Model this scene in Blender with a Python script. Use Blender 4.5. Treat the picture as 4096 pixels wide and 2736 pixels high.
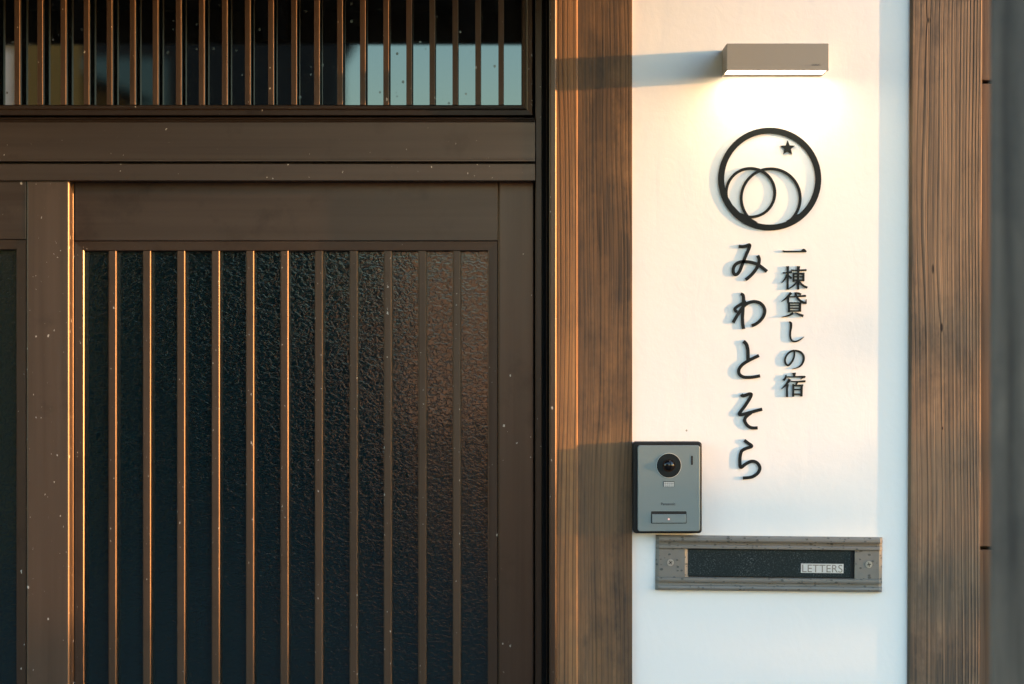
import bpy, bmesh, math, random
from mathutils import Vector, Matrix
random.seed(7)
for o in list(bpy.data.objects): bpy.data.objects.remove(o)
scene = bpy.context.scene
C = scene.collection

# ------------------------------------------------------------------ camera, sky, sun, exposure
CAM_D, CAM_Z, S = 3.0, 1.55, 2790.0          # metres to the plaster, eye height, photo pixels per metre on the plaster
cam = bpy.data.cameras.new('camera')
cam.sensor_width = 36.0
cam.lens = 18.0 / (2048.0 / S / CAM_D)
cam.clip_start, cam.clip_end = 0.05, 2000
cam.dof.use_dof = True
cam.dof.focus_distance = CAM_D
cam.dof.aperture_fstop = 3.4
camo = bpy.data.objects.new('camera', cam); C.objects.link(camo)
camo.location = (0, -CAM_D, CAM_Z); camo.rotation_euler = (math.pi / 2, 0, 0)
scene.camera = camo

SUN_AZ, SUN_SLOPE = math.radians(8.0), 0.0585   # angle between sun and wall plane; drop per metre along the wall
sun_dir = Vector((1.0, -math.tan(SUN_AZ), SUN_SLOPE)).normalized()
SUN_EL = math.asin(sun_dir.z)
world = bpy.data.worlds.new('World'); scene.world = world; world.use_nodes = True
wn = world.node_tree; wn.nodes.clear()
sky = wn.nodes.new('ShaderNodeTexSky'); sky.sky_type = 'NISHITA'; sky.sun_disc = False
sky.sun_elevation = SUN_EL
sky.sun_rotation = math.atan2(sun_dir.x, sun_dir.y)
sky.air_density = 1.0; sky.dust_density = 0.4; sky.ozone_density = 2.05
bg = wn.nodes.new('ShaderNodeBackground'); bg.inputs[1].default_value = 0.15
wo = wn.nodes.new('ShaderNodeOutputWorld')
wn.links.new(sky.outputs[0], bg.inputs[0]); wn.links.new(bg.outputs[0], wo.inputs[0])

sl = bpy.data.lights.new('sun', 'SUN'); sl.energy = 0.97; sl.angle = math.radians(0.53); sl.color = (1.0, 0.48, 0.16)
so = bpy.data.objects.new('sun', sl); C.objects.link(so)
so.rotation_euler = sun_dir.to_track_quat('Z', 'Y').to_euler(); so.location = (6, -3, 4)

scene.view_settings.view_transform = 'Standard'; scene.view_settings.look = 'None'
scene.view_settings.exposure = 3.65; scene.view_settings.gamma = 1.0
scene.view_settings.use_curve_mapping = False

# ------------------------------------------------------------------ helpers
def PX(px, y=0.0): return (px - 2048.0) / S * (CAM_D + y) / CAM_D
def PZ(py, y=0.0): return CAM_Z + (1368.0 - py) / S * (CAM_D + y) / CAM_D

def wloc(o):
    v = Vector((0, 0, 0))
    while o is not None: v += o.location; o = o.parent
    return v
def obj(name, verts, faces, mat, parent=None, origin=None, smooth=False, bevel=0.0, seg=2):
    """verts in world coordinates (before any turn of the parent thing)"""
    if origin is None:
        origin = Vector((0, 0, 0)) if parent is not None else sum((Vector(v) for v in verts), Vector()) / len(verts)
    base = wloc(parent) if parent is not None else Vector(origin)
    me = bpy.data.meshes.new(name)
    me.from_pydata([tuple(Vector(v) - base) for v in verts], [], faces)
    bm = bmesh.new(); bm.from_mesh(me)
    bmesh.ops.recalc_face_normals(bm, faces=bm.faces)
    if bevel > 0:
        bmesh.ops.bevel(bm, geom=[e for e in bm.edges if e.calc_face_angle(0) > 0.5], offset=bevel, segments=seg, affect='EDGES', profile=0.5, clamp_overlap=True)
    if smooth:
        for f in bm.faces: f.smooth = True
    bm.to_mesh(me); bm.free()
    me.materials.append(mat)
    o = bpy.data.objects.new(name, me); C.objects.link(o)
    if parent is not None: o.parent = parent
    else: o.location = base
    return o
def thing(name, label, cat, loc=(0, 0, 0), group=None, kind=None):
    o = bpy.data.objects.new(name, None); C.objects.link(o); o.location = loc; o.empty_display_size = 0.05
    return tag(o, label, cat, group, kind)
def tag(o, label=None, cat=None, group=None, kind=None):
    if label: o['label'] = label
    if cat: o['category'] = cat
    if group: o['group'] = group
    if kind: o['kind'] = kind
    return o
BF = [(0, 1, 3, 2), (4, 6, 7, 5), (0, 4, 5, 1), (2, 3, 7, 6), (0, 2, 6, 4), (1, 5, 7, 3)]
def box(name, x0, x1, y0, y1, z0, z1, mat, parent=None, bevel=0.0, seg=2, origin=None):
    v = [(x, y, z) for x in (x0, x1) for y in (y0, y1) for z in (z0, z1)]
    return obj(name, v, BF, mat, parent, origin, bevel=bevel, seg=seg)
def prism(name, pts, y0, y1, mat, parent=None, bevel=0.0):
    """outline in (x, z), extruded from y0 (front) to y1 (back)"""
    n = len(pts)
    v = [(p[0], y0, p[1]) for p in pts] + [(p[0], y1, p[1]) for p in pts]
    f = [tuple(range(n)), tuple(range(2 * n - 1, n - 1, -1))] + [(i, (i + 1) % n, n + (i + 1) % n, n + i) for i in range(n)]
    return obj(name, v, f, mat, parent, bevel=bevel)
def column(name, pts, z0, z1, mat, parent=None, top_shift=0.0):
    """outline in (x, y), extruded from z0 to z1"""
    n = len(pts)
    v = [(p[0], p[1], z0) for p in pts] + [(p[0] + top_shift, p[1], z1) for p in pts]
    f = [tuple(range(n)), tuple(range(2 * n - 1, n - 1, -1))] + [(i, (i + 1) % n, n + (i + 1) % n, n + i) for i in range(n)]
    return obj(name, v, f, mat, parent)
def mold(name, A, B, out, prof, mat, parent, mA=0.0, mB=0.0):
    """moulding along inner edge A->B (x, z); profile points (outward distance, y); mitred by mA / mB"""
    A = Vector(A); B = Vector(B); out = Vector(out); d = (B - A).normalized(); n = len(prof)
    v = []
    for P, s, m in ((A, -1, mA), (B, 1, mB)):
        for q, y in prof:
            p = P + out * q + d * (s * q * m); v.append((p.x, y, p.y))
    f = [tuple(range(n)), tuple(range(2 * n - 1, n - 1, -1))] + [(i, (i + 1) % n, n + (i + 1) % n, n + i) for i in range(n)]
    return obj(name, v, f, mat, parent)
def barpts(x0, x1, y0, y1, r):
    """bar section with both front edges rounded"""
    p = []
    for cx, a0 in ((x0 + r, 180), (x1 - r, 270)):
        for k in range(4):
            a = math.radians(a0 + 30 * k); p.append((cx + r * math.cos(a), y0 + r + r * math.sin(a)))
    return p + [(x1, y1), (x0, y1)]
def disc(name, cx, cz, r, y0, y1, mat, parent, n=48, dome=0.0, smooth=False):
    pts = [(cx + r * math.cos(2 * math.pi * k / n), cz + r * math.sin(2 * math.pi * k / n)) for k in range(n)]
    if dome == 0: return prism(name, pts, y0, y1, mat, parent)
    v = []; f = []; R = 7
    for j in range(R):
        a = j / R * math.pi / 2
        for k in range(n):
            t = 2 * math.pi * k / n
            v.append((cx + r * math.cos(a) * math.cos(t), y0 - dome * math.sin(a), cz + r * math.cos(a) * math.sin(t)))
    v.append((cx, y0 - dome, cz))
    for j in range(R - 1):
        for k in range(n): f.append((j * n + k, j * n + (k + 1) % n, (j + 1) * n + (k + 1) % n, (j + 1) * n + k))
    for k in range(n): f.append(((R - 1) * n + k, (R - 1) * n + (k + 1) % n, R * n))
    f.append(tuple(range(n)))
    return obj(name, v, f, mat, parent, smooth=True)
def text(name, body, x0, x1, zb, y, mat, parent, bold=0.0, spacing=1.0):
    cu = bpy.data.curves.new(name, 'FONT'); cu.body = body; cu.offset = bold; cu.space_character = spacing
    t = bpy.data.objects.new(name, cu); C.objects.link(t)
    dg = bpy.context.evaluated_depsgraph_get(); dg.update()
    me = bpy.data.meshes.new_from_object(t.evaluated_get(dg))
    bpy.data.objects.remove(t); bpy.data.curves.remove(cu)
    xs = [v.co.x for v in me.vertices]; a, b = min(xs), max(xs); k = (x1 - x0) / (b - a); base = wloc(parent)
    for v in me.vertices:
        v.co = Vector((x0 + (v.co.x - a) * k, y, zb + v.co.y * k)) - base
    me.materials.clear(); me.materials.append(mat)
    o = bpy.data.objects.new(name, me); C.objects.link(o); o.parent = parent
    return o
def smooth_path(P, W, closed=False, sub=7):
    n = len(P); out = []; ow = []
    rng = range(n) if closed else range(n - 1)
    g = (lambda i: i % n) if closed else (lambda i: min(max(i, 0), n - 1))
    for i in rng:
        p0, p1, p2, p3 = (Vector(P[g(i + k)]) for k in (-1, 0, 1, 2))
        for s in range(sub):
            t = s / sub
            out.append(0.5 * ((2 * p1) + (p2 - p0) * t + (2 * p0 - 5 * p1 + 4 * p2 - p3) * t * t + (3 * p1 - p0 - 3 * p2 + p3) * t ** 3))
            ow.append(W[g(i)] + (W[g(i + 1)] - W[g(i)]) * t)
    if not closed: out.append(Vector(P[-1])); ow.append(W[-1])
    return out, ow
def stroke_geo(P, W, y0, y1, closed=False, smooth=True, sub=7):
    """a flat ribbon of varying width through P (x, z), with thickness y0..y1"""
    if not hasattr(W, '__len__'): W = [W] * len(P)
    if len(W) != len(P): W = [W[0] + (W[-1] - W[0]) * i / (len(P) - 1) for i in range(len(P))]
    Q, ww = smooth_path(P, W, closed, sub) if smooth else ([Vector(p) for p in P], list(W))
    n = len(Q); L = []; R = []
    for i in range(n):
        a = Q[(i - 1) % n] if (closed or i > 0) else Q[i]; b = Q[(i + 1) % n] if (closed or i < n - 1) else Q[i]
        d = (b - a).normalized(); nn = Vector((-d.y, d.x)) * ww[i] / 2
        L.append(Q[i] + nn); R.append(Q[i] - nn)
    v = [(p.x, y0, p.y) for p in L] + [(p.x, y0, p.y) for p in R] + [(p.x, y1, p.y) for p in L] + [(p.x, y1, p.y) for p in R]
    f = []
    for i in range(n if closed else n - 1):
        j = (i + 1) % n
        f += [(i, j, n + j, n + i), (2 * n + i, 3 * n + i, 3 * n + j, 2 * n + j), (i, 2 * n + i, 2 * n + j, j), (n + i, n + j, 3 * n + j, 3 * n + i)]
    if not closed: f += [(0, n, 3 * n, 2 * n), (n - 1, 3 * n - 1, 4 * n - 1, 2 * n - 1)][:1] + [(n - 1, 3 * n - 1, 4 * n - 1, 2 * n - 1)]
    return v, f
def poly_geo(P, y0, y1):
    n = len(P)
    v = [(p[0], y0, p[1]) for p in P] + [(p[0], y1, p[1]) for p in P]
    return v, [tuple(range(n)), tuple(range(2 * n - 1, n - 1, -1))] + [(i, (i + 1) % n, n + (i + 1) % n, n + i) for i in range(n)]
def join_geo(parts):
    V = []; F = []
    for v, f in parts:
        o = len(V); V += v; F += [tuple(i + o for i in q) for q in f]
    return V, F

# ------------------------------------------------------------------ materials
class NT:
    def __init__(s, name):
        s.m = bpy.data.materials.new(name); s.m.use_nodes = True; s.t = s.m.node_tree
        s.b = s.t.nodes['Principled BSDF']
        s.pos = s.t.nodes.new('ShaderNodeNewGeometry').outputs['Position']
    def n(s, kind, **kw):
        x = s.t.nodes.new('ShaderNode' + kind)
        for k, v in kw.items():
            if hasattr(x, k): setattr(x, k, v)
        return x
    def link(s, a, b): s.t.links.new(a, b)
    def put(s, sock, v):
        if hasattr(v, 'is_linked') or hasattr(v, 'links'): s.link(v, sock)
        else: sock.default_value = v
    def math(s, op, a, b=0.0, c=0.0):
        x = s.n('Math', operation=op)
        s.put(x.inputs[0], a); s.put(x.inputs[1], b); s.put(x.inputs[2], c); return x.outputs[0]
    def scale(s, v, k):
        x = s.n('VectorMath', operation='MULTIPLY'); s.put(x.inputs[0], v); x.inputs[1].default_value = k; return x.outputs[0]
    def noise(s, v, scale, detail=3.0, rough=0.55, dist=0.0):
        x = s.n('TexNoise'); s.put(x.inputs['Vector'], v); x.inputs['Scale'].default_value = scale
        x.inputs['Detail'].default_value = detail; x.inputs['Roughness'].default_value = rough; x.inputs['Distortion'].default_value = dist
        return x.outputs['Fac']
    def ramp(s, v, stops):
        x = s.n('ValToRGB'); e = x.color_ramp.elements
        while len(e) < len(stops): e.new(0.5)
        for q, (p, c) in zip(e, stops):
            q.position = p; q.color = (c, c, c, 1) if not hasattr(c, '__len__') else (*c, 1)
        s.put(x.inputs[0], v); return x.outputs[0]
    def mix(s, f, a, b, mode='MIX'):
        x = s.n('Mix', data_type='RGBA', blend_type=mode); s.put(x.inputs[0], f)
        for i, q in ((6, a), (7, b)):
            s.put(x.inputs[i], (*q, 1) if isinstance(q, tuple) and len(q) == 3 else q)
        return x.outputs[2]
    def bump(s, h, strength=0.3, dist=0.001):
        x = s.n('Bump'); x.inputs['Strength'].default_value = strength; x.inputs['Distance'].default_value = dist
        s.put(x.inputs['Height'], h); s.link(x.outputs[0], s.b.inputs['Normal'])
    def set(s, **kw):
        for k, v in kw.items():
            k = {'color': 'Base Color', 'rough': 'Roughness', 'metal': 'Metallic', 'ior': 'IOR', 'emit': 'Emission Color', 'estr': 'Emission Strength', 'spec': 'Specular IOR Level', 'coat': 'Coat Weight', 'aniso': 'Anisotropic'}.get(k, k)
            s.put(s.b.inputs[k], (*v, 1) if isinstance(v, tuple) and len(v) == 3 else v)
        return s
    def specks(s, scale=70.0, lo=0.0, hi=0.16, thin=0.35):
        """sparse chips: cell points, each with its own size, most of them none"""
        w = s.n('TexNoise'); s.put(w.inputs['Vector'], s.pos); w.inputs['Scale'].default_value = 420; w.inputs['Detail'].default_value = 2
        off = s.n('VectorMath', operation='SCALE'); s.link(w.outputs['Color'], off.inputs[0]); off.inputs['Scale'].default_value = 0.005
        ad = s.n('VectorMath', operation='ADD'); s.link(s.scale(s.pos, (1.35, 1.0, 0.85)), ad.inputs[0]); s.link(off.outputs[0], ad.inputs[1])
        v = s.n('TexVoronoi', feature='F1'); s.link(ad.outputs[0], v.inputs['Vector']); v.inputs['Scale'].default_value = scale
        sep = s.n('SeparateColor'); s.link(v.outputs['Color'], sep.inputs[0])
        r = s.math('POWER', sep.outputs[0], 3.0)
        r = s.math('MULTIPLY', s.math('MULTIPLY', r, hi), s.math('LESS_THAN', sep.outputs[1], thin))
        r = s.math('SUBTRACT', r, v.outputs['Distance'])
        return s.math('MULTIPLY', s.math('MULTIPLY', r, 18.0), 1.0) if False else s.ramp(s.math('MULTIPLY_ADD', r, 12.0, 0.0), [(0.0, 0.0), (0.35, 1.0)])

def mat_alu(name, along='z', base=(0.070, 0.048, 0.036), speck=0.55, rough=0.33, metal=0.8):
    m = NT(name)
    k = {'z': (260, 260, 3), 'x': (3, 260, 260)}[along]
    br = m.noise(m.scale(m.pos, k), 1.0, 3)
    kb = {'z': (30, 30, 1.2), 'x': (1.2, 30, 30)}[along]
    bl = m.noise(m.scale(m.pos, kb), 1.0, 4)
    dirt = m.noise(m.pos, 14.0, 5, 0.65)
    c = m.mix(br, tuple(x * 0.82 for x in base), tuple(x * 1.15 for x in base))
    c = m.mix(m.ramp(bl, [(0.35, 0.0), (0.7, 0.8)]), c, (base[0] * 1.4, base[1] * 1.42, base[2] * 1.45))
    c = m.mix(m.ramp(dirt, [(0.56, 0.0), (0.75, 0.5)]), c, tuple(x * 0.55 for x in base))
    sp = m.specks(75.0, hi=0.18, thin=speck)
    sp2 = m.specks(170.0, hi=0.2, thin=speck * 0.6)
    s = m.math('MAXIMUM', sp, sp2)
    c = m.mix(s, c, (0.42, 0.38, 0.33))
    m.set(color=c, metal=m.math('MULTIPLY_ADD', s, -metal, metal), rough=m.math('MULTIPLY_ADD', br, 0.14, rough - 0.07))
    m.bump(m.math('ADD', m.math('MULTIPLY', br, 0.25), s), 0.25, 0.0006)
    return m.m
def mat_wood(name, light, dark, grey, freq=55.0, x0=0.0, warp=0.0, wear=0.5, bumpy=0.5, ridge=0.0, knots=(), lines=1.0, stain=0.5, ms=60.0):
    m = NT(name)
    sep = m.n('SeparateXYZ'); m.link(m.pos, sep.inputs[0])
    wob = m.noise(m.scale(m.pos, (5, 5, 1.0)), 1.0, 2)
    u = m.math('ADD', sep.outputs['X'], m.math('MULTIPLY', wob, 0.05))
    u = m.math('ADD', u, m.math('MULTIPLY', sep.outputs['Y'], 0.8))
    kmask = None
    for kx, kz, rx, rz in knots:                       # the grain swerves round each knot
        dx = m.math('DIVIDE', m.math('SUBTRACT', sep.outputs['X'], kx), rx); dz = m.math('DIVIDE', m.math('SUBTRACT', sep.outputs['Z'], kz), rz)
        r2 = m.math('ADD', m.math('MULTIPLY', dx, dx), m.math('MULTIPLY', dz, dz))
        sw = m.math('DIVIDE', dx, m.math('ADD', 1.0, m.math('MULTIPLY', r2, 0.6)))
        u = m.math('ADD', u, m.math('MULTIPLY', sw, rx * 1.3))
        k1 = m.ramp(r2, [(0.25, 1.0), (1.0, 0.0)])
        kmask = k1 if kmask is None else m.math('MAXIMUM', kmask, k1)
    if warp:
        d = m.math('SUBTRACT', sep.outputs['X'], x0)
        u = m.math('ADD', u, m.math('MULTIPLY', m.math('MULTIPLY', d, d), warp))
    u = m.math('ADD', u, m.math('MULTIPLY', m.noise(m.scale(m.pos, (70, 70, 0.6)), 1.0, 2), 0.012))
    uf = m.math('MULTIPLY', u, freq)
    ring = m.math('FRACT', uf)
    wnz = m.n('TexWhiteNoise', noise_dimensions='1D'); m.link(m.math('FLOOR', uf), wnz.inputs['W'])
    rnd = wnz.outputs['Value']
    line = m.ramp(ring, [(0.0, 1.0), (0.16, 0.35), (0.34, 0.0), (0.78, 0.12), (1.0, 1.0)])
    line = m.math('MULTIPLY', line, m.math('MULTIPLY_ADD', rnd, 0.75, 0.25))
    line = m.math('MULTIPLY', line, m.ramp(m.noise(m.scale(m.pos, (30, 30, 2.2)), 1.0, 3), [(0.32, 0.3), (0.6, lines)]))
    fine = m.noise(m.scale(m.pos, (420, 420, 7)), 1.0, 3, 0.6)
    mid = m.noise(m.scale(m.pos, (ms, ms, 2.0)), 1.0, 4, 0.6)
    big = m.noise(m.scale(m.pos, (22, 22, 3.2)), 1.0, 6, 0.68)
    c = m.mix(m.ramp(mid, [(0.32, 0.0), (0.68, 1.0)]), light, tuple(0.5 * l + 0.5 * d for l, d in zip(light, dark)))
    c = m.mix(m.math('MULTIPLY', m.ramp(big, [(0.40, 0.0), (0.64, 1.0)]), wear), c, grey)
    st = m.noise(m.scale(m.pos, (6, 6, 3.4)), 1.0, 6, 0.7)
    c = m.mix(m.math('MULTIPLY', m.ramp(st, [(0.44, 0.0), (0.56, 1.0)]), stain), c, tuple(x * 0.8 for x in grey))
    c = m.mix(m.math('MULTIPLY', rnd, 0.35), c, dark)
    c = m.mix(m.ramp(fine, [(0.36, 0.6), (0.58, 0.0)]), c, tuple(0.4 * l + 0.6 * d for l, d in zip(light, dark)))
    c = m.mix(m.math('MULTIPLY', line, 0.95), c, tuple(x * 0.45 for x in dark))
    if ridge:
        lt = m.math('MULTIPLY', m.ramp(ring, [(0.40, 0.0), (0.50, 1.0), (0.62, 0.0)]), m.math('MULTIPLY', m.math('GREATER_THAN', rnd, 0.35), ridge))
        c = m.mix(lt, c, tuple(min(1, x * 1.55) for x in light))
    if kmask is not None: c = m.mix(kmask, c, tuple(x * 0.3 for x in dark))
    m.set(color=c, rough=0.72, spec=0.3)
    m.bump(m.math('ADD', m.math('MULTIPLY', fine, 0.7), m.math('MULTIPLY', line, -1.0)), bumpy, 0.0009)
    return m.m
def mat_plain(name, color, rough=0.6, metal=0.0, var=0.0, scale=30.0, spec=0.5, bumpy=0.0, bscale=200.0):
    m = NT(name); c = color
    if var:
        c = m.mix(m.noise(m.pos, scale, 5), tuple(x * (1 - var) for x in color), tuple(min(1, x * (1 + var)) for x in color))
    m.set(color=c, rough=rough, metal=metal, spec=spec)
    if bumpy: m.bump(m.noise(m.pos, bscale, 4), bumpy, 0.001)
    return m.m
def mat_plaster():
    m = NT('white_plaster')
    a = m.noise(m.pos, 5.0, 4, 0.5); b = m.noise(m.pos, 90.0, 5, 0.6); st = m.noise(m.scale(m.pos, (9, 9, 2)), 1.0, 5, 0.6)
    c = m.mix(a, (0.80, 0.79, 0.765), (0.85, 0.845, 0.83))
    c = m.mix(m.ramp(st, [(0.6, 0.0), (0.85, 0.35)]), c, (0.70, 0.68, 0.63))
    v = m.n('TexVoronoi'); m.link(m.pos, v.inputs['Vector']); v.inputs['Scale'].default_value = 16
    sp = m.n('SeparateColor'); m.link(v.outputs['Color'], sp.inputs[0])
    dot = m.math('MULTIPLY', m.math('LESS_THAN', v.outputs['Distance'], 0.022), m.math('LESS_THAN', sp.outputs[0], 0.22))
    c = m.mix(m.math('MULTIPLY', dot, 0.75), c, (0.22, 0.16, 0.1))
    m.set(color=c, rough=0.9, spec=0.2)
    m.bump(m.math('ADD', m.math('MULTIPLY', a, 2.4), m.math('ADD', m.math('MULTIPLY', b, 0.28), m.math('MULTIPLY', m.noise(m.scale(m.pos, (26, 26, 14)), 1.0, 3, 0.5, 1.2), 0.5))), 0.6, 0.0012)
    return m.m
def mat_bumpy_glass():
    m = NT('dark_textured_glass')
    a = m.noise(m.pos, 110.0, 1.0, 0.5, 0.5)
    b = m.noise(m.scale(m.pos, (1, 1, 1.35)), 140.0, 3.0, 0.55, 1.0)
    cr = m.ramp(b, [(0.41, 0.0), (0.59, 1.0)])
    m.set(color=(0.003, 0.014, 0.017), rough=0.04, ior=1.57)
    m.bump(m.math('ADD', m.math('MULTIPLY', a, 0.62), m.math('MULTIPLY', cr, 0.62)), 1.0, 0.0001)
    return m.m
def mat_window_glass():
    m = NT('dusty_window_glass')
    v = m.n('TexVoronoi'); m.link(m.scale(m.pos, (1, 1, 0.9)), v.inputs['Vector']); v.inputs['Scale'].default_value = 120
    sp = m.n('SeparateColor'); m.link(v.outputs['Color'], sp.inputs[0])
    rr = m.math('MULTIPLY', m.math('POWER', sp.outputs[0], 6.0), 0.3)
    drop = m.ramp(m.math('SUBTRACT', rr, v.outputs['Distance']), [(0.0, 0.0), (0.06, 1.0)])
    du = m.noise(m.pos, 60.0, 5, 0.7)
    c = m.mix(m.ramp(du, [(0.4, 0.0), (0.8, 1.0)]), (0.005, 0.006, 0.006), (0.02, 0.021, 0.02))
    m.set(color=c, rough=m.math('MULTIPLY_ADD', drop, 0.2, 0.02), ior=2.05); m.b.inputs['Specular Tint'].default_value = (0.84, 0.95, 1.0, 1)
    return m.m
def mat_letterbox():
    m = NT('pitted_cast_metal')
    w = m.noise(m.pos, 300, 3)
    v = m.n('TexVoronoi'); m.link(m.scale(m.pos, (0.8, 1, 1.2)), v.inputs['Vector']); v.inputs['Scale'].default_value = 210
    sp = m.n('SeparateColor'); m.link(v.outputs['Color'], sp.inputs[0])
    rr = m.math('MULTIPLY', m.math('POWER', sp.outputs[0], 1.6), 0.5)
    pit = m.ramp(m.math('SUBTRACT', m.math('MULTIPLY_ADD', w, 0.12, rr), m.math('ADD', v.outputs['Distance'], 0.06)), [(0.0, 0.0), (0.1, 1.0)])
    c = m.mix(m.noise(m.pos, 40, 4), (0.14, 0.13, 0.113), (0.215, 0.202, 0.178))
    c = m.mix(m.math('MULTIPLY', pit, 0.8), c, (0.05, 0.056, 0.05))
    m.set(color=c, rough=0.55, metal=0.1)
    m.bump(m.math('ADD', m.math('MULTIPLY', pit, 1.0), m.math('MULTIPLY', w, 0.15)), 0.6, 0.0008)
    return m.m
def mat_flap():
    m = NT('dusty_dark_flap')
    d = m.noise(m.pos, 520, 3, 0.7); e = m.noise(m.pos, 22, 4)
    f = m.math('MULTIPLY', m.ramp(d, [(0.54, 0.0), (0.72, 1.0)]), m.ramp(e, [(0.3, 0.1), (0.7, 0.6)]))
    m.set(color=m.mix(f, (0.005, 0.013, 0.015), (0.24, 0.28, 0.28)), rough=0.5, spec=0.25)
    return m.m
def mat_leaf():
    m = NT('leaf_green')
    r = m.n('ObjectInfo'); a = m.noise(m.pos, 9, 3)
    m.set(color=m.mix(a, (0.035, 0.06, 0.02), (0.09, 0.12, 0.035)), rough=0.55)
    return m.m
def mat_emit(name, col, strength):
    m = NT(name); m.set(color=(0.8, 0.75, 0.65), emit=col, estr=strength); return m.m

M_ALU = mat_alu('bronze_aluminium', 'z')
M_ALUX = mat_alu('bronze_aluminium_lengthways', 'x', speck=0.13)
M_ALUB = mat_alu('bronze_aluminium_bar', 'z', base=(0.072, 0.044, 0.028), speck=0.6, rough=0.42, metal=0.6)
M_ALUS = mat_alu('bronze_aluminium_stile', 'z', base=(0.080, 0.052, 0.035), speck=0.6, rough=0.40, metal=0.5)
M_ALUT = mat_alu('bronze_aluminium_slim_bar', 'z', base=(0.060, 0.034, 0.021), speck=0.6, rough=0.42, metal=0.6)
M_ALUD = mat_alu('bronze_aluminium_dark', 'z', base=(0.035, 0.025, 0.02), speck=0.2)
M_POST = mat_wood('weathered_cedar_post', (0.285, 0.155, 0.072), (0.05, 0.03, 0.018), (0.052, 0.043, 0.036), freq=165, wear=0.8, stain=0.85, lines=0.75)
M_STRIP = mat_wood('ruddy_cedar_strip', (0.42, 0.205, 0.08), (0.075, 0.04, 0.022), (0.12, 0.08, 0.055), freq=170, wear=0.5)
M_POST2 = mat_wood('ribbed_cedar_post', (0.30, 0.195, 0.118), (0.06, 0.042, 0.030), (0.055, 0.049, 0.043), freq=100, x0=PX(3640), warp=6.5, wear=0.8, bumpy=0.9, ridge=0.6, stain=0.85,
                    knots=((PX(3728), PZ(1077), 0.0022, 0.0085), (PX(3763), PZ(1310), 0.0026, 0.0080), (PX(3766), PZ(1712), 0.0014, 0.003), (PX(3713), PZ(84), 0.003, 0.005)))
M_GATE = mat_wood('grey_weathered_wood', (0.19, 0.150, 0.112), (0.022, 0.018, 0.014), (0.055, 0.05, 0.045), freq=26, wear=0.5, ms=26.0)
M_BOARD = mat_wood('tan_board_wood', (0.22, 0.125, 0.065), (0.06, 0.032, 0.018), (0.15, 0.115, 0.085), freq=40, wear=0.6)
M_PLASTER = mat_plaster()
M_GLASS = mat_bumpy_glass()
M_PANE = mat_window_glass()
M_BLACK = mat_plain('matt_black_metal', (0.004, 0.008, 0.009), 0.6, 0.0, 0.2, spec=0.25)
M_RUBBER = mat_plain('black_plastic', (0.007, 0.008, 0.009), 0.45, spec=0.3)
M_GAP = mat_plain('dark_slot', (0.012, 0.011, 0.010), 0.8)
M_LAMP = mat_plain('greige_painted_metal', (0.265, 0.25, 0.215), 0.5, 0.0, 0.06, 900, bumpy=0.12, bscale=1500)
M_LAMPIN = mat_plain('lamp_white_reflector', (0.75, 0.70, 0.6), 0.4)
M_GLOW = mat_emit('warm_lit_diffuser', (1.0, 0.76, 0.50), 1.5)
M_FACE = mat_plain('silver_grey_plate', (0.19, 0.235, 0.24), 0.42, 0.35, 0.05, 700)
M_INK = mat_plain('dark_grey_print', (0.05, 0.06, 0.065), 0.6)
M_LENS = mat_plain('black_lens_glass', (0.004, 0.004, 0.005), 0.04)
M_RED = mat_emit('red_indicator', (1.0, 0.03, 0.03), 0.06)
M_GRILLE = mat_plain('pale_led_window', (0.45, 0.5, 0.5), 0.3)
M_BOX = mat_letterbox()
M_FLAP = mat_flap()
M_STEEL = mat_plain('dull_steel', (0.45, 0.43, 0.4), 0.35, 0.8)
M_LABEL = mat_plain('silver_label', (0.62, 0.62, 0.60), 0.4, 0.3, 0.1, 300)
M_LABELINK = mat_plain('label_letters', (0.22, 0.20, 0.17), 0.5)
M_GROUND = mat_plain('dark_asphalt_lane', (0.045, 0.044, 0.043), 0.9, 0, 0.2, 6, bumpy=0.3, bscale=60)
M_ROOFT = mat_plain('grey_roof_tile', (0.07, 0.07, 0.075), 0.6, 0, 0.2, 8)
M_DARKWOOD = mat_plain('dark_stained_wood', (0.035, 0.024, 0.017), 0.7, 0, 0.3, 20)
M_LEAF = mat_leaf()
M_BARK = mat_plain('rough_bark', (0.09, 0.065, 0.045), 0.9, 0, 0.3, 40, bumpy=0.8, bscale=50)

# ------------------------------------------------------------------ setting: ground
g = obj('ground', [(-400, -400, 0), (400, -400, 0), (400, 400, 0), (-400, 400, 0)], [(0, 1, 2, 3)], M_GROUND, origin=(0, 0, 0))
tag(g, kind='structure')

# ------------------------------------------------------------------ plaster wall and posts
WALL_R = PX(3640)
w = box('plaster_wall', PX(2520), WALL_R, 0.0, 0.10, 0.0, 3.0, M_PLASTER)
tag(w, 'narrow white plastered wall between two wooden posts', 'wall')

YP, YS = -0.0062, -0.0092
p = thing('wooden_post', 'dark weathered wooden post beside the sliding door, with a raised edge strip', 'post', (PX(2420, YP), 0.03, 0))
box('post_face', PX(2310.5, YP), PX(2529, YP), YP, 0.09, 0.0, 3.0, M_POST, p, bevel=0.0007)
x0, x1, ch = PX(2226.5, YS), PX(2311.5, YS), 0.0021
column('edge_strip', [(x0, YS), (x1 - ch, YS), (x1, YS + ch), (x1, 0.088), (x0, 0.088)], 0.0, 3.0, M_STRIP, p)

Y2 = -0.0066
x0, x1 = PX(3620, Y2), PX(3908, Y2)
o = column('ribbed_wooden_post', [(x0, 0.004), (x0, Y2 + 0.0032), (x0 + 0.0034, Y2), (x1 - 0.002, Y2), (x1, Y2 + 0.002), (x1, 0.09), (x0, 0.09)], 0.0, 3.0, M_POST2, top_shift=0.012)
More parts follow.
